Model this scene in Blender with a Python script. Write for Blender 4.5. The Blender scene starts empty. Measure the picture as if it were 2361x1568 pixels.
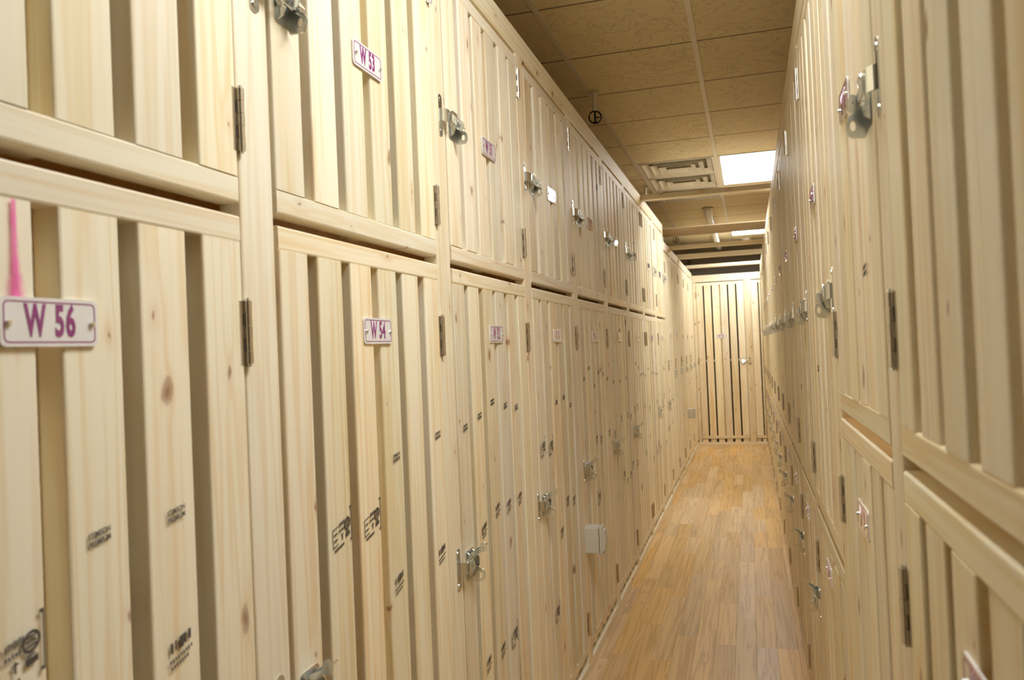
import bpy, math, random
from mathutils import Vector, Matrix
random.seed(7)
sc = bpy.context.scene
COL = sc.collection
R90 = math.pi / 2

# ------------------------------------------------------------ camera, world, exposure
cam_d = bpy.data.cameras.new('camera')
cam = bpy.data.objects.new('camera', cam_d)
COL.objects.link(cam)
sc.camera = cam
cam_d.sensor_width = 36.0
cam_d.lens = 36.0 * 1852.16 / 2361.0
cam_d.clip_start = 0.02
cam_d.clip_end = 60
right = Vector((0.958114, 0.28333274, -0.04171472))
up = Vector((0.04371337, -0.00073256, 0.99904385))
fwd = Vector((-0.28303127, 0.95902139, 0.0130873))
m = Matrix.Identity(4)
for i in range(3):
    m[i][0] = right[i]; m[i][1] = up[i]; m[i][2] = -fwd[i]
m.translation = Vector((0, 0, 1.4239))
cam.matrix_world = m
cam_d.dof.use_dof = True
cam_d.dof.focus_distance = 2.6
cam_d.dof.aperture_fstop = 6.0

world = bpy.data.worlds.new('world')
sc.world = world
world.use_nodes = True
world.node_tree.nodes['Background'].inputs[0].default_value = (0.9, 0.85, 0.75, 1)
world.node_tree.nodes['Background'].inputs[1].default_value = 0.02

sc.view_settings.view_transform = 'Standard'
sc.view_settings.look = 'None'
sc.view_settings.gamma = 1.0
sc.view_settings.use_curve_mapping = False
sc.view_settings.exposure = 0.0
sc.cycles.max_bounces = 14
sc.cycles.diffuse_bounces = 12
sc.cycles.glossy_bounces = 4
sc.cycles.sample_clamp_indirect = 6.0
PANEL_POWER = 18.5            # radiance of every ceiling light panel
PANEL_TINT = (0.98, 1.0, 0.99, 1)

# ------------------------------------------------------------ measured layout (metres)
AX = -0.732      # face of the wide (left) bank
BX = 0.179       # face of the near (right) bank
YE = 11.435      # end wall face
CZ = 2.833       # ceiling tee plane
TX0, TY0, TP = -0.7957, 3.2482, 0.61   # ceiling grid

# ------------------------------------------------------------ materials
def nmat(name):
    mt = bpy.data.materials.new(name)
    mt.use_nodes = True
    nt = mt.node_tree
    b = nt.nodes['Principled BSDF']
    return mt, nt, b

def plain(name, col, rough=0.5, metal=0.0, spec=0.5, emit=None, estr=0):
    mt, nt, b = nmat(name)
    b.inputs['Base Color'].default_value = (*col, 1)
    b.inputs['Roughness'].default_value = rough
    b.inputs['Metallic'].default_value = metal
    b.inputs['Specular IOR Level'].default_value = spec
    if emit:
        b.inputs['Emission Color'].default_value = emit
        b.inputs['Emission Strength'].default_value = estr
    return mt

def N(nt, typ, **kw):
    n = nt.nodes.new(typ)
    for k, v in kw.items():
        setattr(n, k, v)
    return n

def math_n(nt, op, a, b=None, clamp=False):
    n = nt.nodes.new('ShaderNodeMath'); n.operation = op; n.use_clamp = clamp
    for i, v in enumerate((a, b)):
        if v is None: continue
        if isinstance(v, (int, float)): n.inputs[i].default_value = v
        else: nt.links.new(v, n.inputs[i])
    return n.outputs[0]

def ramp(nt, fac, stops):
    n = nt.nodes.new('ShaderNodeValToRGB')
    e = n.color_ramp.elements
    while len(e) < len(stops): e.new(0.5)
    for q, (p, c) in zip(e, stops):
        q.position = p; q.color = (*c, 1)
    nt.links.new(fac, n.inputs[0])
    return n.outputs[0]

def mixc(nt, fac, a, b, blend='MIX'):
    n = nt.nodes.new('ShaderNodeMix'); n.data_type = 'RGBA'; n.blend_type = blend
    for idx, v in ((0, fac), (6, a), (7, b)):
        if isinstance(v, (int, float)): n.inputs[idx].default_value = v
        elif isinstance(v, tuple): n.inputs[idx].default_value = (*v, 1)
        else: nt.links.new(v, n.inputs[idx])
    return n.outputs[2]

def pine(name, axis='z', hue=1.0, light=(0.88, 0.82, 0.645), dark=(0.73, 0.545, 0.25), knots=True, grain=1.0, vary=1.0, rough=0.5):
    """softwood: growth rings, fine fibre, knots; grain runs along the given local axis"""
    mt, nt, b = nmat(name)
    L = nt.links
    tc = N(nt, 'ShaderNodeTexCoord')
    oi = N(nt, 'ShaderNodeObjectInfo')
    sep = N(nt, 'ShaderNodeSeparateXYZ'); L.new(tc.outputs['Object'], sep.inputs[0])
    x, y, z = sep.outputs
    if axis == 'x': x, y, z = z, y, x
    if axis == 'y': x, y, z = x, z, y
    rnd = oi.outputs['Random']
    comb = N(nt, 'ShaderNodeCombineXYZ')
    L.new(math_n(nt, 'ADD', x, math_n(nt, 'MULTIPLY', rnd, 37.3)), comb.inputs[0])
    L.new(math_n(nt, 'ADD', y, math_n(nt, 'MULTIPLY', rnd, 91.7)), comb.inputs[1])
    L.new(math_n(nt, 'ADD', z, math_n(nt, 'MULTIPLY', rnd, 53.9)), comb.inputs[2])
    P = comb.outputs[0]
    # knots
    ck = N(nt, 'ShaderNodeCombineXYZ')
    sp_ = N(nt, 'ShaderNodeSeparateXYZ'); L.new(P, sp_.inputs[0])
    wob = N(nt, 'ShaderNodeTexNoise'); wob.inputs['Scale'].default_value = 22; L.new(P, wob.inputs['Vector'])
    wv = math_n(nt, 'MULTIPLY', math_n(nt, 'SUBTRACT', wob.outputs[0], 0.5), 0.16)
    L.new(math_n(nt, 'ADD', math_n(nt, 'MULTIPLY', sp_.outputs[0], 8.0), wv), ck.inputs[0])
    L.new(math_n(nt, 'ADD', math_n(nt, 'MULTIPLY', sp_.outputs[2], 4.6), wv), ck.inputs[1])
    mk = ck
    vo = N(nt, 'ShaderNodeTexVoronoi'); vo.voronoi_dimensions = '2D'; vo.inputs['Scale'].default_value = 1.0; vo.inputs['Randomness'].default_value = 0.9
    L.new(mk.outputs[0], vo.inputs['Vector'])
    dist = vo.outputs['Distance']
    vc = N(nt, 'ShaderNodeSeparateColor'); L.new(vo.outputs['Color'], vc.inputs[0])
    present = math_n(nt, 'GREATER_THAN', vc.outputs[0], 0.58)
    krad = math_n(nt, 'ADD', math_n(nt, 'MULTIPLY', math_n(nt, 'POWER', vc.outputs[1], 2.5), 0.085), 0.02)
    # rings, bent around the knots
    mg = N(nt, 'ShaderNodeMapping'); mg.inputs['Scale'].default_value = (17, 7, 0.55)
    L.new(P, mg.inputs[0])
    nz = N(nt, 'ShaderNodeTexNoise'); nz.inputs['Scale'].default_value = 0.9; nz.inputs['Detail'].default_value = 3
    L.new(mg.outputs[0], nz.inputs['Vector'])
    near = math_n(nt, 'MULTIPLY', present, math_n(nt, 'DIVIDE', 0.016, math_n(nt, 'ADD', math_n(nt, 'MULTIPLY', dist, dist), 0.014)))
    ph = math_n(nt, 'ADD', math_n(nt, 'MULTIPLY', nz.outputs[0], 46.0), math_n(nt, 'MULTIPLY', near, 3.0))
    rings = math_n(nt, 'ADD', math_n(nt, 'MULTIPLY', math_n(nt, 'SINE', ph), 0.5), 0.5)
    rings = math_n(nt, 'POWER', rings, 2.2)
    # fibre
    mf = N(nt, 'ShaderNodeMapping'); mf.inputs['Scale'].default_value = (190, 190, 3.5)
    L.new(P, mf.inputs[0])
    fb = N(nt, 'ShaderNodeTexNoise'); fb.inputs['Scale'].default_value = 1.0; fb.inputs['Detail'].default_value = 3
    L.new(mf.outputs[0], fb.inputs['Vector'])
    # broad tone
    mb_ = N(nt, 'ShaderNodeMapping'); mb_.inputs['Scale'].default_value = (9, 4, 0.7)
    L.new(P, mb_.inputs[0])
    bd = N(nt, 'ShaderNodeTexNoise'); bd.inputs['Scale'].default_value = 1.0; bd.inputs['Detail'].default_value = 2
    L.new(mb_.outputs[0], bd.inputs['Vector'])
    f = math_n(nt, 'ADD', math_n(nt, 'MULTIPLY', rings, 0.42 * grain), math_n(nt, 'MULTIPLY', math_n(nt, 'SUBTRACT', fb.outputs[0], 0.5), 0.5 * grain))
    f = math_n(nt, 'ADD', f, math_n(nt, 'MULTIPLY', math_n(nt, 'SUBTRACT', bd.outputs[0], 0.47), 1.0 * grain), clamp=True)
    col = mixc(nt, f, light, dark)
    if knots:
        kk = math_n(nt, 'SUBTRACT', 1.0, math_n(nt, 'DIVIDE', dist, krad), clamp=True)
        kk = math_n(nt, 'MULTIPLY', math_n(nt, 'POWER', kk, 0.5), present)
        halo = math_n(nt, 'MULTIPLY', near, 0.5, clamp=True)
        col = mixc(nt, math_n(nt, 'MULTIPLY', math_n(nt, 'POWER', halo, 2.0), 0.9), col, (0.60, 0.35, 0.15))
        col = mixc(nt, math_n(nt, 'MULTIPLY', kk, 0.85), col, (0.25, 0.11, 0.04))
    hs = N(nt, 'ShaderNodeHueSaturation')
    r2 = math_n(nt, 'FRACT', math_n(nt, 'MULTIPLY', rnd, 17.31))
    r3 = math_n(nt, 'FRACT', math_n(nt, 'MULTIPLY', rnd, 71.7))
    L.new(math_n(nt, 'ADD', 0.5 - 0.008 * hue, math_n(nt, 'MULTIPLY', rnd, 0.014 * hue)), hs.inputs['Hue'])
    L.new(math_n(nt, 'ADD', 1.0 - 0.18 * vary, math_n(nt, 'MULTIPLY', r2, 0.30 * vary)), hs.inputs['Saturation'])
    L.new(math_n(nt, 'ADD', 1.0 - 0.09 * vary, math_n(nt, 'MULTIPLY', r3, 0.16 * vary)), hs.inputs['Value'])
    L.new(col, hs.inputs['Color'])
    L.new(hs.outputs[0], b.inputs['Base Color'])
    b.inputs['Roughness'].default_value = rough
    b.inputs['Specular IOR Level'].default_value = 0.35
    bp = N(nt, 'ShaderNodeBump'); bp.inputs['Strength'].default_value = 0.12; bp.inputs['Distance'].default_value = 0.001
    L.new(fb.outputs[0], bp.inputs['Height']); L.new(bp.outputs[0], b.inputs['Normal'])
    return mt

PINE_Z = pine('pine_upright', 'z', 1.2, vary=1.2)
PINE_X = pine('pine_level', 'x')
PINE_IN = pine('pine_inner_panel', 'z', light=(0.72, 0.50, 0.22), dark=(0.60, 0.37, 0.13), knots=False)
OAK = pine('oak_laminate', 'y', 0.35, light=(0.74, 0.52, 0.245), dark=(0.42, 0.255, 0.10), knots=False, vary=1.25, rough=0.36, grain=1.1)
STEEL = plain('zinc_steel', (0.87, 0.90, 0.88), 0.24, 0.97)
BRASS = plain('hinge_steel', (0.68, 0.62, 0.53), 0.30, 1.0)
DARKM = plain('hinge_slot', (0.05, 0.045, 0.04), 0.6)
PLATE = plain('plate_white', (0.86, 0.86, 0.88), 0.08, 0, 0.5)
PLATE.node_tree.nodes['Principled BSDF'].inputs['Coat Weight'].default_value = 1.0
PLATE.node_tree.nodes['Principled BSDF'].inputs['Coat Roughness'].default_value = 0.03
PURPLE = plain('plate_purple', (0.30, 0.05, 0.24), 0.15)
PURPLE.node_tree.nodes['Principled BSDF'].inputs['Coat Weight'].default_value = 1.0
INK = plain('stamp_ink', (0.09, 0.075, 0.06), 0.8)
GREYPL = plain('grey_plastic', (0.66, 0.66, 0.60), 0.42)
WHITEP = plain('white_paint', (0.80, 0.79, 0.75), 0.4)
BLACK = plain('black_metal', (0.012, 0.010, 0.012), 0.35)
VENT = plain('vent_white', (0.82, 0.80, 0.74), 0.35)
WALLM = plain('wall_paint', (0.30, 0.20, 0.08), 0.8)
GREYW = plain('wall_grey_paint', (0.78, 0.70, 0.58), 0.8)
BOARD = pine('plywood_board', 'x', light=(0.46, 0.36, 0.24), dark=(0.38, 0.28, 0.16), knots=False, grain=.5)
LIGHTM = plain('light_diffuser', (0.9, 0.9, 0.9), 0.5, emit=PANEL_TINT, estr=PANEL_POWER)

def tile_material():
    mt, nt, b = nmat('ceiling_tile')
    L = nt.links
    tc = N(nt, 'ShaderNodeTexCoord'); oi = N(nt, 'ShaderNodeObjectInfo')
    ad = N(nt, 'ShaderNodeVectorMath', operation='ADD')
    L.new(tc.outputs['Object'], ad.inputs[0])
    sc_ = N(nt, 'ShaderNodeVectorMath', operation='SCALE'); sc_.inputs[0].default_value = (13, 29, 7)
    L.new(oi.outputs['Random'], sc_.inputs['Scale']); L.new(sc_.outputs[0], ad.inputs[1])
    n1 = N(nt, 'ShaderNodeTexNoise'); n1.inputs['Scale'].default_value = 6; n1.inputs['Detail'].default_value = 4
    n1.inputs['Distortion'].default_value = 1.6
    L.new(ad.outputs[0], n1.inputs['Vector'])
    n2 = N(nt, 'ShaderNodeTexNoise'); n2.inputs['Scale'].default_value = 160; n2.inputs['Detail'].default_value = 2
    L.new(ad.outputs[0], n2.inputs['Vector'])
    fis = math_n(nt, 'SUBTRACT', 1.0, math_n(nt, 'MULTIPLY', math_n(nt, 'ABSOLUTE', math_n(nt, 'SUBTRACT', n1.outputs[0], 0.5)), 60), clamp=True)
    hgt = math_n(nt, 'SUBTRACT', math_n(nt, 'MULTIPLY', n2.outputs[0], 0.5), fis)
    col = mixc(nt, math_n(nt, 'MULTIPLY', fis, 0.13), (0.88, 0.80, 0.57), (0.50, 0.43, 0.28))
    L.new(col, b.inputs['Base Color'])
    b.inputs['Roughness'].default_value = 0.9
    bp = N(nt, 'ShaderNodeBump'); bp.inputs['Strength'].default_value = 0.7; bp.inputs['Distance'].default_value = 0.005
    L.new(hgt, bp.inputs['Height']); L.new(bp.outputs[0], b.inputs['Normal'])
    return mt
TILE = tile_material()
TEE = plain('tee_paint', (0.84, 0.81, 0.71), 0.4)

def spray_material():
    mt, nt, b = nmat('pink_spray_paint')
    L = nt.links
    b.inputs['Base Color'].default_value = (0.90, 0.16, 0.50, 1)
    b.inputs['Roughness'].default_value = 0.7
    tc = N(nt, 'ShaderNodeTexCoord')
    sep = N(nt, 'ShaderNodeSeparateXYZ'); L.new(tc.outputs['UV'], sep.inputs[0])
    e = math_n(nt, 'SUBTRACT', 1.0, math_n(nt, 'MULTIPLY', math_n(nt, 'ABSOLUTE', math_n(nt, 'SUBTRACT', sep.outputs[0], 0.5)), 2.0), clamp=True)
    nz = N(nt, 'ShaderNodeTexNoise'); nz.inputs['Scale'].default_value = 45; L.new(tc.outputs['Object'], nz.inputs['Vector'])
    a = math_n(nt, 'MULTIPLY', math_n(nt, 'POWER', e, 1.1), math_n(nt, 'ADD', math_n(nt, 'MULTIPLY', nz.outputs[0], 0.8), 0.6), clamp=True)
    L.new(a, b.inputs['Alpha'])
    return mt
SPRAY = spray_material()

# ------------------------------------------------------------ mesh helpers
class MB:
    def __init__(s): s.v = []; s.f = []
    def add(s, verts, faces):
        o = len(s.v); s.v += [tuple(p) for p in verts]; s.f += [tuple(i + o for i in f) for f in faces]; return s
    def box(s, x0, x1, y0, y1, z0, z1):
        return s.add([(x0,y0,z0),(x1,y0,z0),(x1,y1,z0),(x0,y1,z0),(x0,y0,z1),(x1,y0,z1),(x1,y1,z1),(x0,y1,z1)],
                     [(3,2,1,0),(4,5,6,7),(0,1,5,4),(1,2,6,5),(2,3,7,6),(3,0,4,7)])
    def prism(s, prof, a, b, mp):
        """extrude a closed 2-D outline between a and b; mp(p, q, t) gives the 3-D point"""
        n = len(prof)
        vs = [mp(p, q, a) for p, q in prof] + [mp(p, q, b) for p, q in prof]
        fs = [(i, (i + 1) % n, n + (i + 1) % n, n + i) for i in range(n)]
        fs += [tuple(range(n))[::-1], tuple(range(n, 2 * n))]
        return s.add(vs, fs)
    def tube(s, path, r, seg=7, caps=True):
        pts = [Vector(p) for p in path]; rings = []
        for i, p in enumerate(pts):
            d = (pts[min(i + 1, len(pts) - 1)] - pts[max(i - 1, 0)]).normalized()
            h = Vector((0, 0, 1)) if abs(d.z) < 0.9 else Vector((1, 0, 0))
            u = d.cross(h).normalized(); w = d.cross(u)
            rr = r[i] if isinstance(r, (list, tuple)) else r
            rings.append([p + (u * math.cos(k * 2 * math.pi / seg) + w * math.sin(k * 2 * math.pi / seg)) * rr for k in range(seg)])
        vs = [q for g in rings for q in g]; fs = []
        for i in range(len(rings) - 1):
            for k in range(seg):
                a = i * seg + k; b = i * seg + (k + 1) % seg
                fs.append((a, b, b + seg, a + seg))
        if caps:
            fs.append(tuple(range(seg))[::-1]); fs.append(tuple(range(len(vs) - seg, len(vs))))
        return s.add(vs, fs)
    def ring(s, outer, inner, a, b, mp):
        """plate with a hole: outer and inner outlines have the same point count"""
        n = len(outer)
        vs = [mp(*p, a) for p in outer] + [mp(*p, a) for p in inner] + [mp(*p, b) for p in outer] + [mp(*p, b) for p in inner]
        fs = []
        for i in range(n):
            j = (i + 1) % n
            fs += [(i, j, n + j, n + i), (2*n + i, 3*n + i, 3*n + j, 2*n + j), (i, 2*n + i, 2*n + j, j), (n + i, n + j, 3*n + j, 3*n + i)]
        return s.add(vs, fs)
    def mesh(s, name, mat=None, smooth=False):
        me = bpy.data.meshes.new(name)
        me.from_pydata(s.v, [], s.f)
        import bmesh
        bm = bmesh.new(); bm.from_mesh(me)
        bmesh.ops.recalc_face_normals(bm, faces=bm.faces)
        bm.to_mesh(me); bm.free()
        if smooth:
            me.polygons.foreach_set('use_smooth', [True] * len(me.polygons))
            try: me.set_sharp_from_angle(angle=math.radians(40))
            except Exception: pass
        if mat: me.materials.append(mat)
        me.update()
        return me

def circ(cx, cy, r, n=14, a0=0.0):
    return [(cx + r * math.cos(a0 + i * 2 * math.pi / n), cy + r * math.sin(a0 + i * 2 * math.pi / n)) for i in range(n)]

def rrect(x0, x1, y0, y1, r, n=2):
    out = []
    for cx, cy, a in ((x1 - r, y1 - r, 0), (x0 + r, y1 - r, 90), (x0 + r, y0 + r, 180), (x1 - r, y0 + r, 270)):
        for k in range(n + 1):
            t = math.radians(a + 90 * k / n); out.append((cx + r * math.cos(t), cy + r * math.sin(t)))
    return out

CACHE = {}
def lumber(kind, w, d, L, r=0.0035):
    """planed board: w wide (local x), d deep (local y), grain along z ('z'); 'x': long in x, w high in z;
       'y': long in y, w wide in x, d high in z"""
    key = (kind, round(w, 4), round(d, 4), round(L, 4), r)
    if key in CACHE: return CACHE[key]
    pr = rrect(-w/2, w/2, -d/2, d/2, r, 2)
    mb = MB()
    if kind == 'z': mb.prism(pr, -L/2, L/2, lambda p, q, t: (p, q, t)); mt = PINE_Z
    elif kind == 'x': mb.prism(pr, -L/2, L/2, lambda p, q, t: (t, q, p)); mt = PINE_X
    else: mb.prism(pr, -L/2, L/2, lambda p, q, t: (p, t, q)); mt = PINE_Z
    me = mb.mesh('lumber', mt)
    CACHE[key] = me
    return me

def put(name, me, parent=None, loc=(0, 0, 0), rz=0.0):
    o = bpy.data.objects.new(name, me)
    COL.objects.link(o)
    o.parent = parent; o.location = loc; o.rotation_euler = (0, 0, rz)
    return o

def thing(name, label, cat, loc=(0, 0, 0), rz=0.0, group=None):
    o = bpy.data.objects.new(name, None); COL.objects.link(o)
    o.empty_display_size = 0.05
    o.location = loc; o.rotation_euler = (0, 0, rz)
    o['label'] = label; o['category'] = cat
    if group: o['group'] = group
    return o

def struct(name, me, label, cat, loc=(0, 0, 0)):
    o = put(name, me, None, loc); o['kind'] = 'structure'; o['label'] = label; o['category'] = cat
    return o

FONTS = {}
def text_mesh(body, size, sx, mat, off=0.0, ext=0.0003, shear=0.0, spacing=1.0):
    key = (body, size, sx, mat.name, off, spacing)
    if key in FONTS: return FONTS[key]
    cu = bpy.data.curves.new('lettering', 'FONT')
    cu.body = body; cu.size = size; cu.align_x = 'CENTER'; cu.align_y = 'CENTER'
    cu.offset = off; cu.extrude = ext; cu.resolution_u = 3; cu.space_character = spacing
    cu.space_line = 0.95
    ob = bpy.data.objects.new('lettering', cu); COL.objects.link(ob)
    bpy.context.view_layer.update()
    me = bpy.data.meshes.new_from_object(ob.evaluated_get(bpy.context.evaluated_depsgraph_get()))
    bpy.data.objects.remove(ob); bpy.data.curves.remove(cu)
    # lay the text into the local x-z plane, facing -y
    for v in me.vertices:
        x, y, z = v.co
        v.co = (x * sx, -z, y)
    me.materials.clear(); me.materials.append(mat)
    FONTS[key] = me
    return me

# ------------------------------------------------------------ room shell
XL, XR, YF, YB = -2.05, 1.62, -2.4, 13.4
struct('floor', MB().box(XL, XR, YF, YB, -0.12, -0.008).mesh('floor', plain('subfloor', (0.30, 0.22, 0.14), 0.7)), 'light oak strip laminate floor running down the aisle', 'floor')
floor = bpy.data.objects['floor']
pl_mesh = {}
for k in range(-8, 4):
    x0 = -0.030 + 0.0925 * (k - 1)
    xc = x0 + 0.04625
    y = -0.9 - random.random() * 0.7
    while y < YE:
        L = random.choice((0.46, 0.62, 0.78, 0.95, 1.1))
        if y + L > YE: L = max(0.06, round(YE - y, 3))
        if L not in pl_mesh:
            mb = MB(); mb.prism([(-0.0461,-0.008),(0.0461,-0.008),(0.0461,-0.0006),(0.0455,0),(-0.0455,0),(-0.0461,-0.0006)], -L/2 + 0.0002, L/2 - 0.0002, lambda p, q, t: (p, t, q))
            pl_mesh[L] = mb.mesh('plank', OAK)
        put('plank', pl_mesh[L], floor, (xc, y + L/2, 0))
        y += L

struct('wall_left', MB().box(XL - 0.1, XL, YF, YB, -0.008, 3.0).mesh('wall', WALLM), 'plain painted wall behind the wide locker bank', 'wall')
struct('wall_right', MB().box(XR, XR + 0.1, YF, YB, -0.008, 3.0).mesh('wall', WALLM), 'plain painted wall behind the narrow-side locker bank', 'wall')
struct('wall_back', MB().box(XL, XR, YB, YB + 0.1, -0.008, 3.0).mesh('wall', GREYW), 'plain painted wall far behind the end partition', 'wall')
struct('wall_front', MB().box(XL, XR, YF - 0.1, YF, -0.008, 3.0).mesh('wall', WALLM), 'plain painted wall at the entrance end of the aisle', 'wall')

# ceiling: slab, tees, tiles
ceil = struct('ceiling', MB().box(XL, XR, YF, YB, CZ + 0.06, CZ + 0.14).mesh('slab', WALLM), 'suspended ceiling of square fissured tiles in a painted tee grid', 'ceiling')
gx = [TX0 + TP * k for k in range(-2, 4)]
gy = [TY0 + TP * k for k in range(-9, 17)]
tee_y = MB().box(-0.012, 0.012, -(YB - YF)/2, (YB - YF)/2, 0, 0.004).box(-0.002, 0.002, -(YB - YF)/2, (YB - YF)/2, 0.004, 0.05).mesh('tee', TEE)
tee_x = MB().box(-(XR - XL)/2, (XR - XL)/2, -0.006, 0.006, 0.0053, 0.0063).box(-(XR - XL)/2, (XR - XL)/2, -0.002, 0.002, 0.006, 0.05).mesh('tee', plain('tee_shadow_joint', (0.30, 0.26, 0.18), 0.8))
for x in gx: put('ceiling_tee', tee_y, ceil, (x, (YF + YB)/2, CZ))
for y in gy: put('ceiling_tee', tee_x, ceil, ((XL + XR)/2, y, CZ))
tm = MB()
tm.prism(rrect(-0.300, 0.300, -0.300, 0.300, 0.002, 1), 0.0, 0.015, lambda p, q, t: (p, q, t))
tile_me = tm.mesh('tile', TILE)
lights = [(2, -4), (2, 5), (2, 11)]            # grid cells: (column k, first row k), two rows deep
vents = [(1, 5), (1, 6), (1, 7)]
skip = set(vents)
for c, r in lights: skip |= {(c, r), (c, r + 1)}
cx_of = lambda c: TX0 + TP * (c - 1) + TP / 2
cy_of = lambda r: TY0 + TP * r + TP / 2
for c in range(-1, 5):
    for r in range(-9, 16):
        if (c, r) in skip: continue
        if not (XL + .28 < cx_of(c) < XR - .28): continue
        put('ceiling_tile', tile_me, ceil, (cx_of(c), cy_of(r), CZ + 0.006))

# ceiling lights: troffer frame and glowing diffuser
fr = MB()
fr.ring(rrect(-0.293, 0.293, -0.598, 0.598, 0.004, 1), rrect(-0.272, 0.272, -0.577, 0.577, 0.004, 1), 0.004, 0.03, lambda p, q, t: (p, q, t))
fr.box(-0.293, 0.293, -0.598, 0.598, 0.03, 0.05)
fr_me = fr.mesh('troffer_frame', WHITEP)
di_me = MB().prism(rrect(-0.271, 0.271, -0.576, 0.576, 0.004, 1), 0.008, 0.014, lambda p, q, t: (p, q, t)).mesh('diffuser', LIGHTM)
LL = ['flat rectangular ceiling light panel over the aisle beside lockers W 54 and W 53',
      'glowing white ceiling light panel beside the pair of square air vents',
      'glowing white ceiling light panel close to the end partition door W 33']
for (c, r), lb in zip(lights, LL):
    t = thing('ceiling_light', lb, 'ceiling light', (cx_of(c), TY0 + TP * (r + 1), CZ), group='ceiling light panels')
    put('light_frame', fr_me, t); put('light_diffuser', di_me, t)

# square air vents with nested louvres
def frustum(h0, h1, z0, z1, th=0.003):
    mb = MB()
    vs = []
    for h, z in ((h0, z0), (h1, z1), (h1 - th, z1), (h0 - th, z0)):
        vs += [(-h, -h, z), (h, -h, z), (h, h, z), (-h, h, z)]
    fs = []
    for a in range(4):
        b = (a + 1) % 4
        for k in range(4): fs.append((a*4 + k, a*4 + (k + 1) % 4, b*4 + (k + 1) % 4, b*4 + k))
    return mb.add(vs, fs)
vf = MB(); vf.ring(rrect(-0.299, 0.299, -0.299, 0.299, .003, 1), rrect(-0.272, 0.272, -0.272, 0.272, .003, 1), 0.003, 0.007, lambda p, q, t: (p, q, t))
vf_me = vf.mesh('vent_frame', VENT)
shade_me = MB().box(-0.271, 0.271, -0.271, 0.271, 0.05, 0.054).mesh('shade_plate', plain('vent_shade_plate', (0.28, 0.25, 0.17), 0.9))  # dark colour on this backing plate supplies the shade between the louvres
louv = [frustum(a_, a_ - 0.04, -0.004 * k_, 0.034 - 0.004 * k_).mesh('louver', VENT) for k_, a_ in enumerate((0.268, 0.205, 0.142))]
core = MB().prism(rrect(-0.08, 0.08, -0.08, 0.08, .003, 1), -0.016, -0.012, lambda p, q, t: (p, q, t)).mesh('vent_core', VENT)
for (c, r), lb in zip(vents, ['square stepped air vent with four nested louvres, the one nearer the small locker W 47', 'square stepped air vent with nested louvres just before the first crossbeam', 'square stepped air vent just beyond the first crossbeam']):
    t = thing('air_vent', lb, 'air vent', (cx_of(c), cy_of(r), CZ), group='square ceiling vents')
    put('vent_frame', vf_me, t)
    put('vent_shade_plate', shade_me, t)
    for l in louv: put('louver', l, t)
    put('vent_core', core, t)

# ------------------------------------------------------------ hardware meshes (local: x along wall, -y out, z up)
def mirror(mb):
    q = MB(); q.v = [(-x, y, z) for x, y, z in mb.v]; q.f = [tuple(reversed(f)) for f in mb.f]; return q

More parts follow.
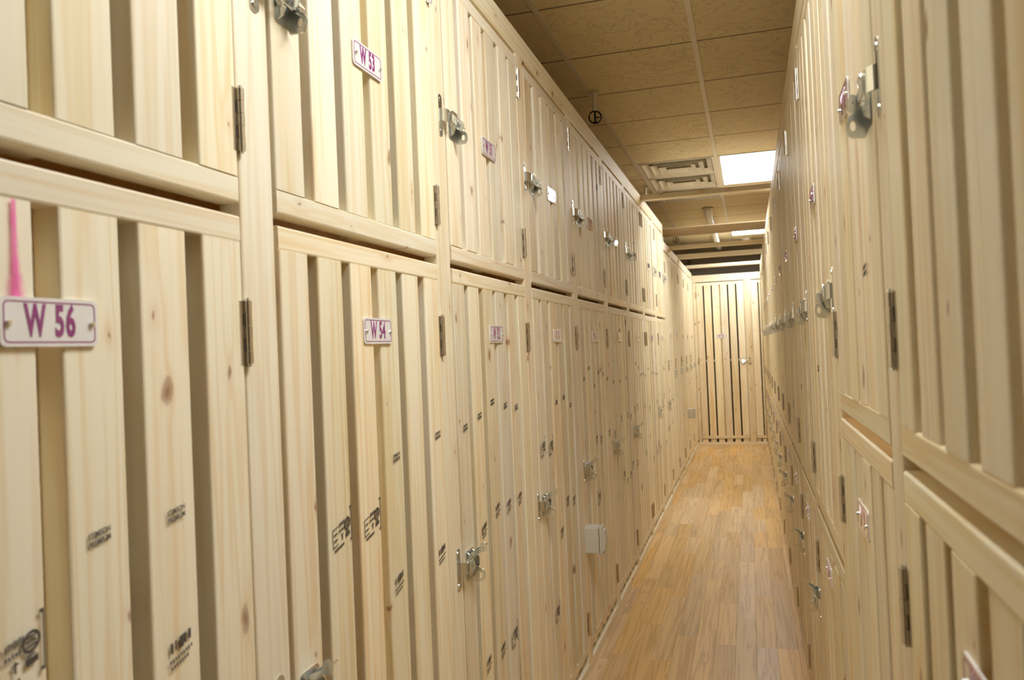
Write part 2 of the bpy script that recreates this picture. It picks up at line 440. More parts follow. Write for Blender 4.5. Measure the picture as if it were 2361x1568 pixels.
def build_latch(open_):
    XZ = lambda p, q, t: (p, t, q)
    YZ = lambda p, q, t: (t, p, q)
    keeper = MB()
    stad = rrect(-0.038, -0.022, -0.042, 0.042, 0.0079, 4)
    keeper.prism(stad, -0.0022, 0.0, XZ)
    for zz in (-0.032, 0.032): keeper.prism(circ(-0.030, zz, 0.0045, 10), -0.0045, -0.002, XZ)
    path = [(-0.034, -0.002), (-0.033, -0.010), (-0.027, -0.018), (-0.016, -0.021), (-0.006, -0.019), (-0.002, -0.013)]
    outer = path; inner = [(x - 0.0004, y + 0.0022) for x, y in path]
    keeper.prism(outer + inner[::-1], -0.013, 0.013, lambda p, q, t: (p, q, t))
    base = MB()
    base.prism(rrect(0.006, 0.046, -0.036, 0.024, 0.006, 3), -0.0022, 0.0, XZ)
    for xx in (0.012, 0.038):
        base.prism([(-0.002, -0.030), (-0.014, -0.026), (-0.023, -0.010), (-0.023, 0.004), (-0.016, 0.013), (-0.002, 0.020)], xx, xx + 0.002, YZ)
    base.prism(circ(-0.016, -0.006, 0.0115, 16), 0.0065, 0.012, YZ)
    base.prism(circ(-0.016, -0.006, 0.005, 12), 0.004, 0.0065, YZ)
    hasp = MB()
    o_ = []; i_ = []
    n = 20
    for k in range(n):
        a = 2 * math.pi * k / n
        ox, oz = -0.031 + 0.0135 * math.cos(a), -0.030 + 0.0135 * math.sin(a)
        if math.cos(a) > 0.15: ox = -0.002 - 0.010 * (1 - math.cos(a)); oz = -0.026 + 0.020 * math.sin(a)
        o_.append((ox, oz)); i_.append((-0.031 + 0.0055 * math.cos(a), -0.030 + 0.0058 * math.sin(a)))
    hasp.ring(o_, i_, 0.030, 0.0322, YZ)
    lever = MB()
    piv = Vector((0.0, -0.015, 0.006))
    d = Vector((0, -0.80, 0.60)) if open_ else Vector((0, -0.72, -0.62))
    d.normalize(); nrm = Vector((0, -d.z, d.y))
    if nrm.y > 0: nrm = -nrm
    if open_: nrm = -nrm if nrm.z > 0 else nrm
    def lp(a, b, x): return tuple(Vector((x, 0, 0)) + piv + d * a + nrm * b)
    LE = 0.042 if open_ else 0.022
    lever.prism([(-0.008, 0.0), (LE, 0.0), (LE, 0.0018), (-0.008, 0.0018)], 0.0145, 0.0365, lp)
    for xx in (0.0145, 0.0347):
        lever.prism([(-0.010, -0.012), (0.012, -0.012), (LE * 0.8, -0.004), (LE, 0.0), (-0.010, 0.0)], xx, xx + 0.0018, lp)
    nose = [tuple(Vector((0.0255, 0, 0)) + piv + d * (LE + 0.0) + Vector((math.cos(t) * 0.011, 0, 0)) + d * (math.sin(t) * 0.011) + nrm * 0.0) for t in [math.pi * k / 10 for k in range(11)]]
    nose2 = [tuple(Vector(p) + nrm * 0.0018) for p in nose]
    k = len(nose)
    lever.add(nose + nose2, [tuple(range(k))[::-1], tuple(range(k, 2 * k))] + [(i, i + 1, k + i + 1, k + i) for i in range(k - 1)] + [(k - 1, 0, k, 2 * k - 1)])
    tip = piv + d * (LE + 0.002)
    lever.prism(circ(tip.y, tip.z, 0.0105, 14), 0.0150, 0.0168, YZ)
    bail = MB()
    bail.tube([(0.026, -0.018, 0.013), (0.012, -0.023, 0.013), (-0.010, -0.0245, 0.0125), (-0.014, -0.024, 0.008), (-0.014, -0.024, -0.008), (-0.010, -0.0245, -0.0125), (0.012, -0.023, -0.013), (0.026, -0.018, -0.013)], 0.0022)
    return dict(latch=base, keeper=keeper, hasp_tab=hasp, lever=lever, wire_bail=bail)
LATCH = {}
for op in (False, True):
    P = build_latch(op)
    for q_ in P.values(): q_.v = [(x * 1.55, y * 0.9, z * 1.28) for x, y, z in q_.v]
    LATCH[(op, 1)] = {k: v.mesh(k, STEEL, True) for k, v in P.items()}
    for q_ in P.values(): q_.v = [(x, y * 0.8, z) for x, y, z in q_.v]
    LATCH[(op, -1)] = {k: mirror(v).mesh(k, STEEL, True) for k, v in P.items()}

def add_latch(parent, x, z, side, open_):
    M = LATCH[(open_, side)]
    b = put('latch', M['latch'], parent, (x, 0, z))
    for k in ('keeper', 'hasp_tab', 'lever', 'wire_bail'): put(k, M[k], b)

hb = MB()
HL = 0.096
for i in range(5):
    z0 = -HL/2 + i * HL/5 + 0.0004; z1 = z0 + HL/5 - 0.0008
    hb.prism(circ(0, -0.0045, 0.0062 if i % 2 == 0 else 0.0058, 12), z0, z1, lambda p, q, t: (p, q, t))
hb.box(-0.0012, 0.0012, -0.006, 0.014, -HL/2, HL/2)
HINGE = hb.mesh('hinge', BRASS, True)
hp = MB()
hp.prism(circ(0, -0.0045, 0.0036, 10), -HL/2 - 0.004, HL/2 + 0.004, lambda p, q, t: (p, q, t))
HPIN = hp.mesh('hinge_pin', STEEL, True)
def slot_mesh(sd):
    return MB().box(sd * 0.0062, sd * 0.0092, -0.0024, -0.0002, -HL/10, HL/10).mesh('leaf_slot', DARKM)
LEAF = {}
for sd in (1, -1):
    LEAF[sd] = MB().box(min(sd*0.004, sd*0.015), max(sd*0.004, sd*0.015), -0.0018, 0.0002, -HL/2, HL/2).mesh('hinge_leaf', BRASS)
SLOT = {1: slot_mesh(1), -1: slot_mesh(-1)}
def add_hinge(parent, x, z, side):
    h = put('hinge', HINGE, parent, (x, 0, z))
    put('hinge_pin', HPIN, h); put('hinge_leaf', LEAF[-side], h)
    for zz in (-HL/5, HL/5): put('leaf_slot', SLOT[-side], h, (0, 0, zz))

PW, PH = 0.128, 0.0525
pmb = MB(); pmb.prism(rrect(-PW/2, PW/2, -PH/2, PH/2, 0.007, 4), -0.0035, -0.0005, lambda p, q, t: (p, t, q))
PLATE_ME = pmb.mesh('number_plate', PLATE, False)
bmb = MB(); bmb.ring(rrect(-PW/2 + .004, PW/2 - .004, -PH/2 + .004, PH/2 - .004, 0.006, 4), rrect(-PW/2 + .0055, PW/2 - .0055, -PH/2 + .0055, PH/2 - .0055, 0.0048, 4), -0.0038, -0.0034, lambda p, q, t: (p, t, q))
BORDER_ME = bmb.mesh('plate_border', PURPLE)
smb = MB(); smb.prism(circ(0, 0, 0.0036, 10), -0.0062, -0.0034, lambda p, q, t: (p, t, q)); smb.prism(circ(0, 0, 0.0022, 10), -0.0072, -0.0062, lambda p, q, t: (p, t, q))
SCREW_ME = smb.mesh('screw', STEEL, True)
def add_plate(parent, x, z, num):
    p = put('number_plate', PLATE_ME, parent, (x, 0, z))
    put('plate_border', BORDER_ME, p)
    put('number_text', text_mesh('W', 0.0475, 0.52, PURPLE, off=0.0016), p, (-0.0215, -0.0037, 0.0))
    put('number_text', text_mesh(str(num), 0.0475, 0.56, PURPLE, off=0.0016, spacing=1.12), p, (0.0175, -0.0037, 0.0))
    for s_ in (-1, 1): put('screw', SCREW_ME, p, (s_ * 0.0545, 0, -0.001))

# ink grade stamps, printed on the slats
g = MB()
def ib(x0, x1, z0, z1): g.box(x0, x1, -0.0003, 0.0, z0, z1)
for zz in (-0.016, -0.0155 + 0.031): ib(-0.036, -0.016, zz, zz + 0.0016)
ib(-0.036, -0.0345, -0.016, 0.016)
for zz in (-0.007, 0.004): ib(-0.031, -0.019, zz, zz + 0.003)
for k in range(7): ib(-0.012 + k * 0.0033, -0.0098 + k * 0.0033, 0.012 + 0.001 * (k % 3), 0.019 + 0.001 * (k % 2))
for k in range(5): ib(-0.013 + k * 0.0042, -0.0105 + k * 0.0042, 0.003, 0.008 - 0.001 * (k % 2))
ib(-0.002, 0.0005, -0.014, -0.002); ib(-0.005, 0.0035, -0.006, -0.0042)
g.ring(circ(0.019, 0.008, 0.0115, 14), circ(0.019, 0.008, 0.0082, 14), -0.0003, 0.0, lambda p, q, t: (p, t, q))
for k in range(3): ib(0.013, 0.025, 0.003 + k * 0.0045, 0.0052 + k * 0.0045)
ib(0.012, 0.027, -0.015, -0.008); ib(0.014, 0.024, -0.0065, -0.0048)
for k in range(8): ib(-0.030 + k * 0.0045, -0.0272 + k * 0.0045, -0.0255, -0.0205)
BR = MB(); BR.box(0.0335, 0.0352, -0.0003, 0, -0.027, 0.033); BR.box(0.030, 0.0352, -0.0003, 0, -0.029, -0.025); BR.box(0.030, 0.0352, -0.0003, 0, 0.031, 0.035)
for v, f in ((BR.v, BR.f),): g.add(v, f)
def shear(mb, k):
    mb.v = [(x, y, z + k * x) for x, y, z in mb.v]; return mb
STAMP_BOX = shear(g, 0.22).mesh('grade_stamp', INK)
g = MB()
for k, w in enumerate((0.004, 0.003, 0.008, 0.004, 0.005)): ib(-0.02 + k * 0.0085, -0.02 + k * 0.0085 + w, 0.006 - 0.002 * (k == 2), 0.019)
for k in range(9): ib(-0.022 + k * 0.005, -0.0192 + k * 0.005, -0.006 - 0.001 * (k % 2), -0.002)
for k in range(7): ib(-0.020 + k * 0.005, -0.0168 + k * 0.005, -0.015, -0.011)
STAMP_C = shear(g, 0.25).mesh('grade_stamp', INK)
def stamp_text():
    a = text_mesh('STIMSON\nPREMIUM', 0.0102, 0.80, INK, off=0.0001, ext=0.00015)
    for v in a.vertices: v.co.z += 0.16 * v.co.x
    return a
STAMP_T = stamp_text()
STAMPS = {'t': STAMP_T, 'b': STAMP_BOX, 'c': STAMP_C}

# ------------------------------------------------------------ locker doors
SW, SD, RH = 0.089, 0.038, 0.040
def slat_x(w, n, i, sw=SW):
    gap = (w - n * sw) / (n - 1) if n > 1 else 0
    return i * (sw + gap) + sw / 2

DM = {}
def door_mesh(w, h):
    """top and bottom rail joined by a batten across the back of the slats"""
    k = (round(w, 4), round(h, 4))
    if k not in DM:
        mb = MB(); pr = rrect(-RH/2, RH/2, 0, SD, 0.0035, 2)
        for zc in (RH/2, h - RH/2): mb.prism(pr, 0, w, lambda p, q, t: (t, q, p + zc))
        mb.box(w/2 - 0.03, w/2 + 0.03, SD + 0.002, SD + 0.02, 0.002, h - 0.002)
        mb.box(w/2 - 0.03, w/2 + 0.03, SD - 0.002, SD + 0.004, 0.004, RH - 0.004)
        mb.box(w/2 - 0.03, w/2 + 0.03, SD - 0.002, SD + 0.004, h - RH + 0.004, h - 0.004)
        DM[k] = mb.mesh('door', PINE_X)
    return DM[k]

def make_door(name, label, group, loc, rz, w, h, hinge, hinges, latch_z, plate=None, plate_z=None, open_=False, n=6, stamps=(), cat='locker', sw=SW, proud=0.0025):
    """hinge: 'R' or 'L' seen from the aisle; all heights are local to the door's lower edge"""
    t = thing(name, label, cat, loc, rz, group)
    dr = put('door', door_mesh(w, h), t)
    sl = lumber('z', sw, SD, h - 2 * RH)
    xs = []
    for i in range(n):
        x = slat_x(w, n, i, sw); xs.append(x)
        put('slat', sl, dr, (x, SD/2 + random.uniform(-0.0012, 0.0016), h/2))
    hx = w + 0.006 if hinge == 'R' else -0.006
    for z in hinges: add_hinge(t, hx, z, 1 if hinge == 'R' else -1)
    if latch_z is not None:
        if hinge == 'R': add_latch(t, 0.002, latch_z, 1, open_)
        else: add_latch(t, w - 0.002, latch_z, -1, open_)
    if plate: add_plate(t, w/2, plate_z, plate)
    for i, z, kind in stamps:
        put('grade_stamp', STAMPS[kind], t, (xs[i] + random.uniform(-0.006, 0.006), -0.0018, z))
    return t

def rand_stamps(h, n=6):
    out = []
    base = random.uniform(1.08, 1.2)
    for i in range(n):
        if random.random() < 0.55: out.append((i, base + random.uniform(-0.04, 0.06), 't'))
        if random.random() < 0.5: out.append((i, base - 0.27 + random.uniform(-0.05, 0.05), 'c'))
        if random.random() < 0.35: out.append((i, base - 0.62 + random.uniform(-0.06, 0.06), random.choice('bc')))
    return out

# --- wide (left) bank: nine stacked columns, then five tall doors
PITCH, PY1, PWID = 0.8054, 1.053, 0.089
lower_z0, lower_h = 0.085, 1.645 - 0.085
upper_z0, upper_h = 1.665, 2.440 - 1.665
DW = PITCH - 0.103
known = {56: [(3, 1.228 - .085, 't'), (4, 1.228 - .085, 't'), (1, 1.125 - .085, 'b'), (2, 1.13 - .085, 'b'), (4, 1.05 - .085, 'c')],
         54: [(1, 1.105 - .085, 'b'), (2, 1.097 - .085, 'b'), (3, 1.207 - .085, 't'), (5, 1.227 - .085, 't'), (3, .942 - .085, 'c'), (5, .94 - .085, 'c')],
         52: [(0, 1.14, 't'), (1, 1.16, 't'), (2, 1.19, 't'), (3, 1.17, 't'), (4, 1.155, 't'), (1, .84, 'c'), (2, .87, 'c'), (3, .86, 'c'), (4, .86, 'c'), (2, .46, 'c'), (3, .46, 'b'), (1, .47, 'c')],
         50: [(0, .98, 'b'), (1, .97, 'b'), (2, 1.13, 't'), (3, 1.14, 't'), (4, 1.10, 't'), (2, .62, 'c'), (3, .72, 'c'), (4, .70, 'c'), (1, .35, 'b')]}
low_lab = ['lower pine storage locker W 56 with a pink paint stroke above its plate', 'lower pine storage locker W 54, next after the pink-marked one',
           'lower pine storage locker W 52, second after the pink-marked one, with many ink stamps', 'lower pine storage locker W 50, just before the near electrical box',
           'lower pine storage locker W 48, just past the near electrical box', 'lower pine storage locker W 46, second past the near electrical box',
           'lower pine storage locker W 44, third past the near electrical box', 'lower pine storage locker W 42, last but one before the tall lockers',
           'lower pine storage locker W 40, touching the first tall locker']
up_lab = ['upper pine storage locker above the pink-marked locker W 56', 'upper pine storage locker W 53, straight above W 54',
          'upper pine storage locker W 51, between W 53 and the one with a glaring plate', 'upper pine storage locker whose number plate glares pure white',
          'upper pine storage locker next past the one with the glaring plate', 'upper pine storage locker second past the one with the glaring plate',
          'upper pine storage locker third past the one with the glaring plate', 'upper pine storage locker last but one before the tall lockers',
          'upper pine storage locker touching the first tall locker']
for i in range(-1, 8):
    py = PY1 + PITCH * i
    lo, hi = 54 - 2 * i, 53 - 2 * i
    hs = 'R' if i < 6 else 'L'
    y0 = py + 0.100 if hs == 'R' else py + PWID + 0.003
    st = known.get(lo) or rand_stamps(lower_h)
    low_ = make_door('storage_locker', low_lab[i + 1], 'lower lockers of the wide stacked bank', (AX, y0, lower_z0), R90, DW, lower_h, hs,
              [0.213 - lower_z0, 1.468 - lower_z0], 0.875 - lower_z0, lo, 1.4755 - lower_z0, True, stamps=st)
    if i == -1: d56 = low_
    make_door('storage_locker', up_lab[i + 1], 'upper lockers of the wide stacked bank', (AX, y0, upper_z0), R90, DW, upper_h, hs,
              [1.792 - upper_z0, 2.345 - upper_z0], 2.032 - upper_z0, hi, 2.034 - upper_z0, False)
# pink spray stroke on the first slat of door W 56
sp = bpy.data.meshes.new('spray')
prof = [(1.604, .0045), (1.58, .005), (1.55, .006), (1.53, .008), (1.515, .012), (1.503, .014), (1.49, .012)]
vs = []; fs = []
x56 = 0.657 - (PY1 - PITCH + 0.1)
for k, (z, hw) in enumerate(prof): vs += [(x56 - hw, -0.0016, z - lower_z0), (x56 + hw, -0.0016, z - lower_z0)]
for k in range(len(prof) - 1): fs.append((2*k, 2*k + 1, 2*k + 3, 2*k + 2))
sp.from_pydata(vs, [], fs); uv = sp.uv_layers.new()
for lp_ in sp.loops: uv.data[lp_.index].uv = (lp_.vertex_index % 2, lp_.vertex_index // 2 / 6)
sp.materials.append(SPRAY)
put('paint_stroke', sp, d56)['label'] = 'bright pink spray paint stroke'

TALL = [7.496, 8.245, 8.98, 9.715, 10.45, 11.185]
TZ0, TH = 0.085, 2.29 - 0.085
for k in range(5):
    w = TALL[k + 1] - TALL[k] - 0.103
    n = 38 - k
    make_door('tall_locker', ['tall slatted locker standing next to the small stacked lockers', 'tall slatted locker second from the small stacked lockers', 'tall slatted locker in the middle of the five',
               'tall slatted locker before the far electrical box', 'tall slatted locker in the corner by the end partition'][k],
              'tall full-height lockers of the wide bank', (AX, TALL[k] + PWID + 0.003, TZ0), R90, w, TH, 'L', [0.213 - TZ0, 1.165 - TZ0 + 0.06, 2.14 - TZ0], 1.135 - TZ0, n, 1.50 - TZ0, False, sw=0.082, stamps=rand_stamps(1.4)[:4])

# --- near (right) bank
RP = [1.115, 1.832, 2.65] + [2.65 + 0.78 * k for k in range(1, 12)]
RPW = 0.078
RTOP = 2.325
def right_door(k, zlo, zhi, lab, grp, hinges, latch_z, plate, plate_z, op):
    """column between post k-1 (nearer) and post k (farther); k = 0 is the nearest, cut by the frame"""
    yn = (RP[k - 1] + RPW + 0.008) if k > 0 else 0.42
    yf = RP[k] - 0.003
    return make_door('storage_locker', lab, grp, (BX, yf, zlo), -R90, yf - yn, zhi - zlo, 'L', [z - zlo for z in hinges], latch_z - zlo, plate, plate_z - zlo, op,
                     stamps=[(random.randrange(6), random.uniform(.2, .5), random.choice('tc'))] if zlo > .5 and k > 0 else [])
ORD = ['first', 'second', 'third', 'fourth', 'fifth', 'sixth', 'seventh', 'eighth', 'ninth', 'tenth', 'eleventh']
for k in range(0, 13):
    near = k <= 1
    sp_lo, sp_hi = (1.252, 1.270) if near else (0.900, 0.920)
    if k == 0: w_ = 'facing the pink-marked locker W 56'
    elif k == 1: w_ = 'facing W 54, where the mid rail steps down beside it'
    else: w_ = '%s past the step in the mid rail, facing the numbered bank' % ORD[k - 2]
    lu = 'upper slatted locker ' + w_
    ll = 'lower slatted locker ' + w_
    grp = ' lockers of the bank facing the numbered wide bank'
    right_door(k, sp_hi, RTOP, lu, 'upper' + grp, [1.43 if near else 1.055, 2.215], 1.765 if near else 1.525, 8 + 2 * k if k > 0 else 6, 1.835 if near else 1.80, False)
    right_door(k, 0.075, sp_lo, ll, 'lower' + grp, [0.150, 1.08 if near else 0.748], 0.62 if near else 0.59, 7 + 2 * k if k > 0 else 5, 1.105 if near else 0.80, True)

# --- end partition
e_door = make_door('end_locker', 'slatted locker W 33 with six boards closing the far end of the aisle', None, (-0.682, YE, 0.090), 0, 0.632, 2.250 - 0.090, 'L', [0.16, 1.08, 2.0], 1.150 - 0.09, 33, 1.502 - 0.09, False)
put('strap_bar', MB().box(0.02, 0.612, 0.0382, 0.0398, -0.014, 0.014).mesh('strap', STEEL), e_door, (0, 0, 1.168 - 0.09))
put('top_bracket', MB().box(-0.012, 0.012, -0.003, 0.0, -0.028, 0.028).mesh('bracket', GREYPL), e_door, (0.60, -0.001, 2.205 - 0.09))
put('bottom_bracket', MB().box(-0.016, 0.016, -0.003, 0.0, -0.035, 0.03).mesh('bracket', STEEL), e_door, (0.60, -0.001, 0.03))
e2 = make_door('partition_panel', 'narrow slatted panel between the end locker W 33 and the corner', None, (0.046, YE, 0.090), 0, 0.128, 2.250 - 0.090, 'L', [], None, n=1, sw=0.084, cat='panel')
put('slat', lumber('z', 0.022, SD, 2.16 - 2 * RH), e2.children[0], (0.117, SD/2, 1.08))

# ------------------------------------------------------------ locker frames
def sthing(*a):
    o = thing(*a); o['kind'] = 'structure'; return o
def frame_part(t, name, me, loc, rz=0): return put(name, me, t, loc, rz)

lf = sthing('trim_1', 'pine posts and beams framing the small stacked lockers', 'locker frame', (AX - 0.02, 4.0, 0))
def L(x, y, z): return (x - (AX - 0.02), y - 4.0, z)
for i in range(-1, 9):
    py = PY1 + PITCH * i
    ztop = 2.4515
    frame_part(lf, 'post', lumber('z', PWID, SD, ztop), L(AX - SD/2, py + PWID/2, ztop/2), R90)
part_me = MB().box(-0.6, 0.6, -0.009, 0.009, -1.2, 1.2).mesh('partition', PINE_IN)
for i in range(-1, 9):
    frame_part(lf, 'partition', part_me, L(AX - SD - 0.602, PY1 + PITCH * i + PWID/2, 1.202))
cap_y0 = 0.25
segs = [(cap_y0, 3.40), (3.40, 5.98), (5.98, 7.585)]
for a, b in segs:
    frame_part(lf, 'top_beam', lumber('x', 0.0885, SD, b - a - 0.001), L(AX - SD/2, (a + b)/2, 2.4515 + 0.0443), R90)
frame_part(lf, 'base_plate', lumber('x', 0.042, SD, 7.585 - cap_y0), L(AX - SD/2 + 0.0005, (cap_y0 + 7.585)/2, 0.021), R90)
blk = lumber('z', 0.058, SD - 0.014, 0.036)
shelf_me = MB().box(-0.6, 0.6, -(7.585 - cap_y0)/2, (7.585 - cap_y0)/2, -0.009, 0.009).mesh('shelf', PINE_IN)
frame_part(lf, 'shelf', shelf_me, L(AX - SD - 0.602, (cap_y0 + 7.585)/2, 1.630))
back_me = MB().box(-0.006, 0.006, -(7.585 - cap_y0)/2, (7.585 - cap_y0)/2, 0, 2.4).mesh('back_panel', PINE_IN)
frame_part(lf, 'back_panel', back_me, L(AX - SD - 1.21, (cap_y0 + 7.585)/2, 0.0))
for i in range(-1, 8):
    y0 = PY1 + PITCH * i + 0.100
    for j in range(6):
        frame_part(lf, 'base_block', blk, L(AX - SD/2 - 0.009, y0 + slat_x(DW, 6, j), 0.0605), R90)

tf = sthing('trim_2', 'lower pine posts and beams framing the tall lockers', 'locker frame', (AX - 0.02, 9.5, 0))
def T(x, y, z): return (x - (AX - 0.02), y - 9.5, z)
for py in TALL[1:]:
    frame_part(tf, 'post', lumber('z', PWID, SD, 2.305), T(AX - SD/2, py + PWID/2, 2.305/2), R90)
part2 = MB().box(-0.6, 0.6, -0.009, 0.009, -1.15, 1.15).mesh('partition', PINE_IN)
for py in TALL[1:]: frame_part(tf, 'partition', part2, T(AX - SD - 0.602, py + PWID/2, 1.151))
for a, b in ((7.587, 9.4), (9.4, YE - 0.001)):
    frame_part(tf, 'top_beam', lumber('x', 0.085, SD, b - a - 0.001), T(AX - SD/2, (a + b)/2, 2.306 + 0.0425), R90)
frame_part(tf, 'base_plate', lumber('x', 0.042, SD, YE - 7.588), T(AX - SD/2 + 0.0005, (7.587 + YE)/2, 0.021), R90)
frame_part(tf, 'corner_board', lumber('z', 0.15, SD, 2.21), T(AX - SD/2, 11.276 + 0.079, 0.085 + 1.105), R90)
frame_part(tf, 'back_panel', MB().box(-0.006, 0.006, -(YE - 7.59)/2, (YE - 7.59)/2, 0, 2.3).mesh('back_panel', PINE_IN), T(AX - SD - 1.21, (7.59 + YE)/2, 0))
blk2 = lumber('z', 0.055, SD - 0.014, 0.036)
for k in range(5):
    w = TALL[k + 1] - TALL[k] - 0.103
    for j in range(6): frame_part(tf, 'base_block', blk2, T(AX - SD/2 - 0.009, TALL[k] + PWID + 0.003 + slat_x(w, 6, j, 0.082), 0.0605), R90)

rf = sthing('trim_3', 'pine posts and beams of the bank facing the numbered lockers', 'locker frame', (BX + 0.02, 5.5, 0))
def Q(x, y, z): return (x - (BX + 0.02), y - 5.5, z)
for py in RP:
    if py > YE - 0.1: continue
    frame_part(rf, 'post', lumber('z', RPW, SD, 2.34), Q(BX + SD/2, py + RPW/2, 1.17), -R90)
part3 = MB().box(-0.6, 0.6, -0.009, 0.009, -1.16, 1.16).mesh('partition', PINE_IN)
for py in RP: 
    if py < YE - .1: frame_part(rf, 'partition', part3, Q(BX + SD + 0.602, py + RPW/2, 1.162))
for a, b in ((0.3, 3.4), (3.4, 6.5), (6.5, 9.6), (9.6, YE - 0.001)):
    frame_part(rf, 'top_beam', lumber('x', 0.098, SD, b - a - 0.001), Q(BX + SD/2, (a + b)/2, 2.341 + 0.049), -R90)
frame_part(rf, 'base_plate', lumber('x', 0.038, SD, YE - 0.301), Q(BX + SD/2 - 0.0005, (0.3 + YE)/2, 0.019), -R90)
for a, b, z in ((0.3, 1.87, 1.240), (1.872, YE, 0.888)):
    frame_part(rf, 'shelf', MB().box(-0.6, 0.6, -(b - a)/2, (b - a)/2, -0.009, 0.009).mesh('shelf', PINE_IN), Q(BX + SD + 0.602, (a + b)/2, z))
frame_part(rf, 'back_panel', MB().box(-0.006, 0.006, -(YE - 0.3)/2, (YE - 0.3)/2, 0, 2.3).mesh('back_panel', PINE_IN), Q(BX + SD + 1.21, (0.3 + YE)/2, 0))
blk3 = lumber('z', 0.058, SD - 0.014, 0.034)
for k in range(0, 13):
    yn = (RP[k - 1] + RPW + 0.008) if k > 0 else 0.42
    yf = RP[k] - 0.003
    for j in range(6): frame_part(rf, 'base_block', blk3, Q(BX + SD/2 + 0.009, yn + slat_x(yf - yn, 6, j), 0.0555), -R90)
ylast = RP[12] + RPW + 0.004
frame_part(rf, 'corner_board', lumber('z', YE - ylast - 0.004, SD, 2.26), Q(BX + SD/2, (ylast + YE)/2, 0.04 + 1.13), -R90)

ef = sthing('trim_4', 'pine frame with header beam around the end locker W 33', 'locker frame', (0, YE, 0))
frame_part(ef, 'header_beam', lumber('x', 0.095, SD, BX - AX - 0.002), ((AX + BX)/2, SD/2, 2.262 + 0.0475))
frame_part(ef, 'jamb', lumber('z', 0.045, SD, 2.218), (AX + 0.0235, SD/2, 0.0425 + 1.109))
frame_part(ef, 'jamb', lumber('z', 0.089, SD, 2.218), (-0.0015, SD/2, 0.0425 + 1.109))
frame_part(ef, 'base_plate', lumber('x', 0.042, SD, BX - AX - 0.002), ((AX + BX)/2, SD/2, 0.021))
for j in range(6):
    frame_part(ef, 'base_block', lumber('z', 0.078, SD - 0.01, 0.040), (-0.682 + slat_x(0.632, 6, j), SD/2 + 0.004, 0.0425 + 0.020))
frame_part(ef, 'base_block', lumber('z', 0.05, SD - 0.01, 0.040), (0.075, SD/2 + 0.004, 0.0625)); frame_part(ef, 'base_block', lumber('z', 0.05, SD - 0.01, 0.040), (0.145, SD/2 + 0.004, 0.0625))
frame_part(ef, 'back_panel', MB().box(AX - 0.1, BX + 0.1, 1.2, 1.21, 0, 2.3).mesh('back_panel', plain('interior_shade', (0.10, 0.08, 0.05), 0.8)), (0, 0, 0))  # near-black colour stands in for the shade inside the end locker

# ------------------------------------------------------------ crossbeams and board
def beam(y, z, lab, x0=AX, x1=BX + 0.06, w=0.089, h=0.038):
    t = put('crossbeam', lumber('x', h, w, x1 - x0), None, ((x0 + x1)/2, y + w/2, z + h/2))
    t['label'] = lab; t['category'] = 'beam'; t['group'] = 'crossbeams over the aisle'
    return t
beam(6.02, 2.505, 'brown pine crossbeam just before the glowing panel with square air vents', x0=AX + 0.001, x1=BX + 0.2)
beam(8.36, 2.392, 'pine crossbeam spanning the aisle just past the wide flat board', x0=AX - 0.2, x1=BX - 0.001)
beam(9.36, 2.392, 'dim pine crossbeam before the light panel near the end partition', x0=AX - 0.2, x1=BX - 0.001, h=0.050)
beam(10.62, 2.392, 'bright pine crossbeam nearest the end partition door W 33', x0=AX - 0.2, x1=BX - 0.001)
bd = put('overhead_board', MB().prism(rrect(-0.58, 0.58, -0.295, 0.295, 0.003, 1), 0, 0.005, lambda p, q, t: (p, q, t)).mesh('board', BOARD), None, ((AX + BX)/2, 7.90, 2.50))
bd['label'] = 'wide flat plywood board lying across the top of both locker banks'; bd['category'] = 'board'
for x in (-0.80, 0.215):
    put('board_batten', lumber('y', 0.04, 2.50 - (2.392 if x < 0 else 2.440), 0.5), bd, (x - (AX + BX)/2, 0, -(2.50 - (2.392 if x < 0 else 2.440))/2))

# ------------------------------------------------------------ electrical boxes
def outlet(y, z, lab):
    t = thing('electrical_box', lab, 'electrical box', (AX, y, z), R90, 'white electrical boxes on the wide bank')
    put('box_body', MB().prism(rrect(-0.036, 0.036, -0.058, 0.058, 0.006, 2), -0.062, -0.0005, lambda p, q, t: (p, t, q)).mesh('body', GREYPL), t)
    put('box_seam', MB().prism(rrect(-0.034, 0.034, -0.055, 0.055, 0.006, 2), -0.065, -0.062, lambda p, q, t: (p, t, q)).mesh('seam', DARKM), t)
    lid = put('box_lid', MB().prism(rrect(-0.036, 0.036, -0.060, 0.060, 0.006, 2), -0.078, -0.065, lambda p, q, t: (p, t, q)).mesh('lid', GREYPL), t)
    mb = MB(); mb.prism([(-0.048, -0.078), (-0.040, -0.086), (0, -0.092), (0.040, -0.086), (0.048, -0.078)], -0.03, 0.026, lambda p, q, t: (t, q, p))
    put('lid_flap', mb.mesh('flap', GREYPL), lid)
    for sz in (-0.052, 0.052): put('screw', MB().prism(circ(-0.031, sz, 0.0025, 8), -0.0795, -0.078, lambda p, q, t: (p, t, q)).mesh('screw', DARKM), lid)
outlet(3.517, 0.575, 'white plastic electrical box on the post between doors W 50 and W 48')
outlet(9.75, 0.59, 'white plastic electrical box on the post between two tall doors')

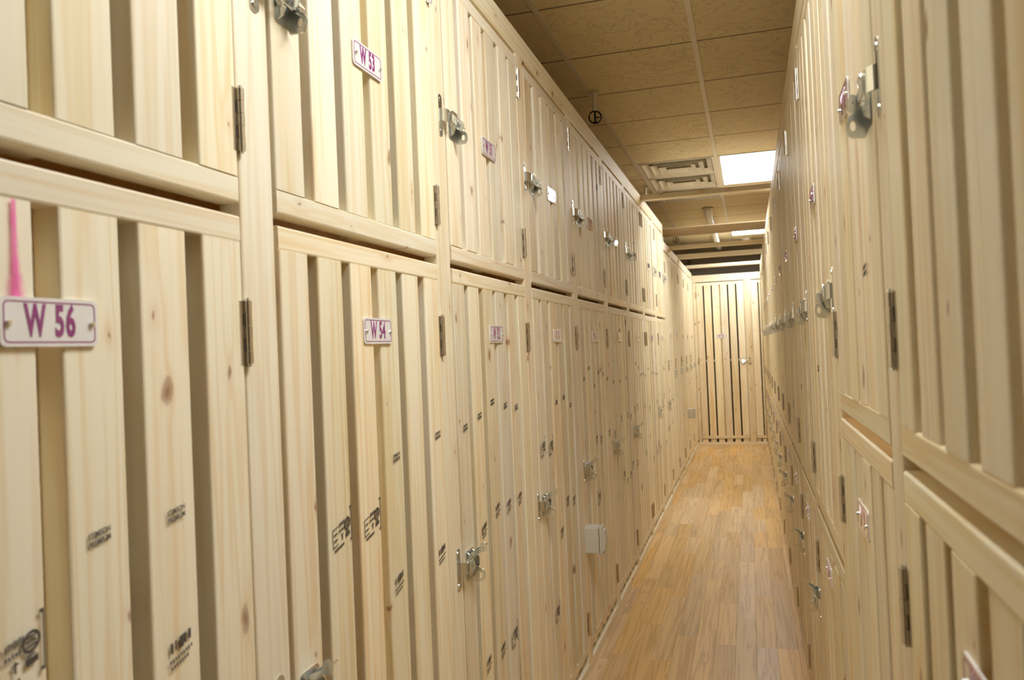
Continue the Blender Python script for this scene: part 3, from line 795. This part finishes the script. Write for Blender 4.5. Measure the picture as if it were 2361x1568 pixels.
# ------------------------------------------------------------ sprinklers, pipe, round detector
rg = MB(); 
rg.tube([(0.034 * math.cos(a), 0, 0.034 * math.sin(a)) for a in [2 * math.pi * k / 20 for k in range(21)]], 0.0042, 6, False)
ring_me = rg.mesh('guard_ring', BLACK, True)
sb = MB(); sb.tube([(0, 0, 0.030), (0, 0, -0.030)], 0.0055, 8); sb.tube([(-0.001, 0, -0.002), (0.024, 0, -0.002)], 0.004, 6); sb.prism(circ(0, 0, 0.018, 14), -0.033, -0.029, lambda p, q, t: (p, q, t))
head_me = sb.mesh('sprinkler_body', BLACK, True)
dp = MB(); dp.tube([(0, 0, 0.034), (0, 0, 0.145)], 0.013, 10); dp.prism(circ(0, 0, 0.032, 16), 0.128, 0.134, lambda p, q, t: (p, q, t))
drop_me = dp.mesh('drop_pipe', WHITEP, True)
for (x, y), lb in zip([(-0.765, 4.40), (-0.83, 7.21), (-0.81, 10.02), (-0.86, 12.95)],
                     ['black ring-guarded fixture hanging from the ceiling above the small locker W 47', 'black ring-guarded fixture mostly hidden behind the first crossbeam', 'black ring-guarded fixture above the tall lockers just past the wide board', 'black ring-guarded fixture on a white stem beyond the end partition']):
    t = thing('sprinkler_head', lb, 'sprinkler', (x, y, 2.697), 0.3, 'ring-guarded fixtures in a row under the ceiling')
    put('guard_ring', ring_me, t); put('sprinkler_body', head_me, t); put('drop_pipe', drop_me, t)
pp = MB(); pp.tube([(-0.36, 8.66, CZ + 0.012), (-0.36, 8.74, CZ - 0.02), (-0.36, 8.86, CZ - 0.055), (-0.36, 9.0, CZ - 0.066), (-0.36, 11.8, CZ - 0.066), (-0.36, 11.92, CZ - 0.05), (-0.36, 12.0, CZ + 0.012)], [0.046, 0.046, 0.042, 0.036, 0.036, 0.04, 0.044], 16)
t = put('ceiling_pipe', pp.mesh('pipe', WHITEP, True)); t['label'] = 'white round pipe running along under the ceiling tiles'; t['category'] = 'pipe'
put('pipe_collar', MB().ring(circ(0, 0, 0.056, 20), circ(0, 0, 0.047, 20), 0, 0.006, lambda p, q, t: (p, q, t)).mesh('collar', plain('collar_dark', (0.10, 0.08, 0.05), 0.7)), t, (-0.36, 8.67, CZ - 0.001))
dt = thing('smoke_detector', 'small white round disc on the ceiling beyond the far light panel', 'smoke detector', (0.02, 11.55, CZ))
put('detector_base', MB().prism(circ(0, 0, 0.075, 20), -0.008, 0.006, lambda p, q, t: (p, q, t)).mesh('base', WHITEP, True), dt)
put('detector_dome', MB().prism(circ(0, 0, 0.055, 20), -0.03, -0.008, lambda p, q, t: (p, q, t)).mesh('dome', WHITEP, True), dt)
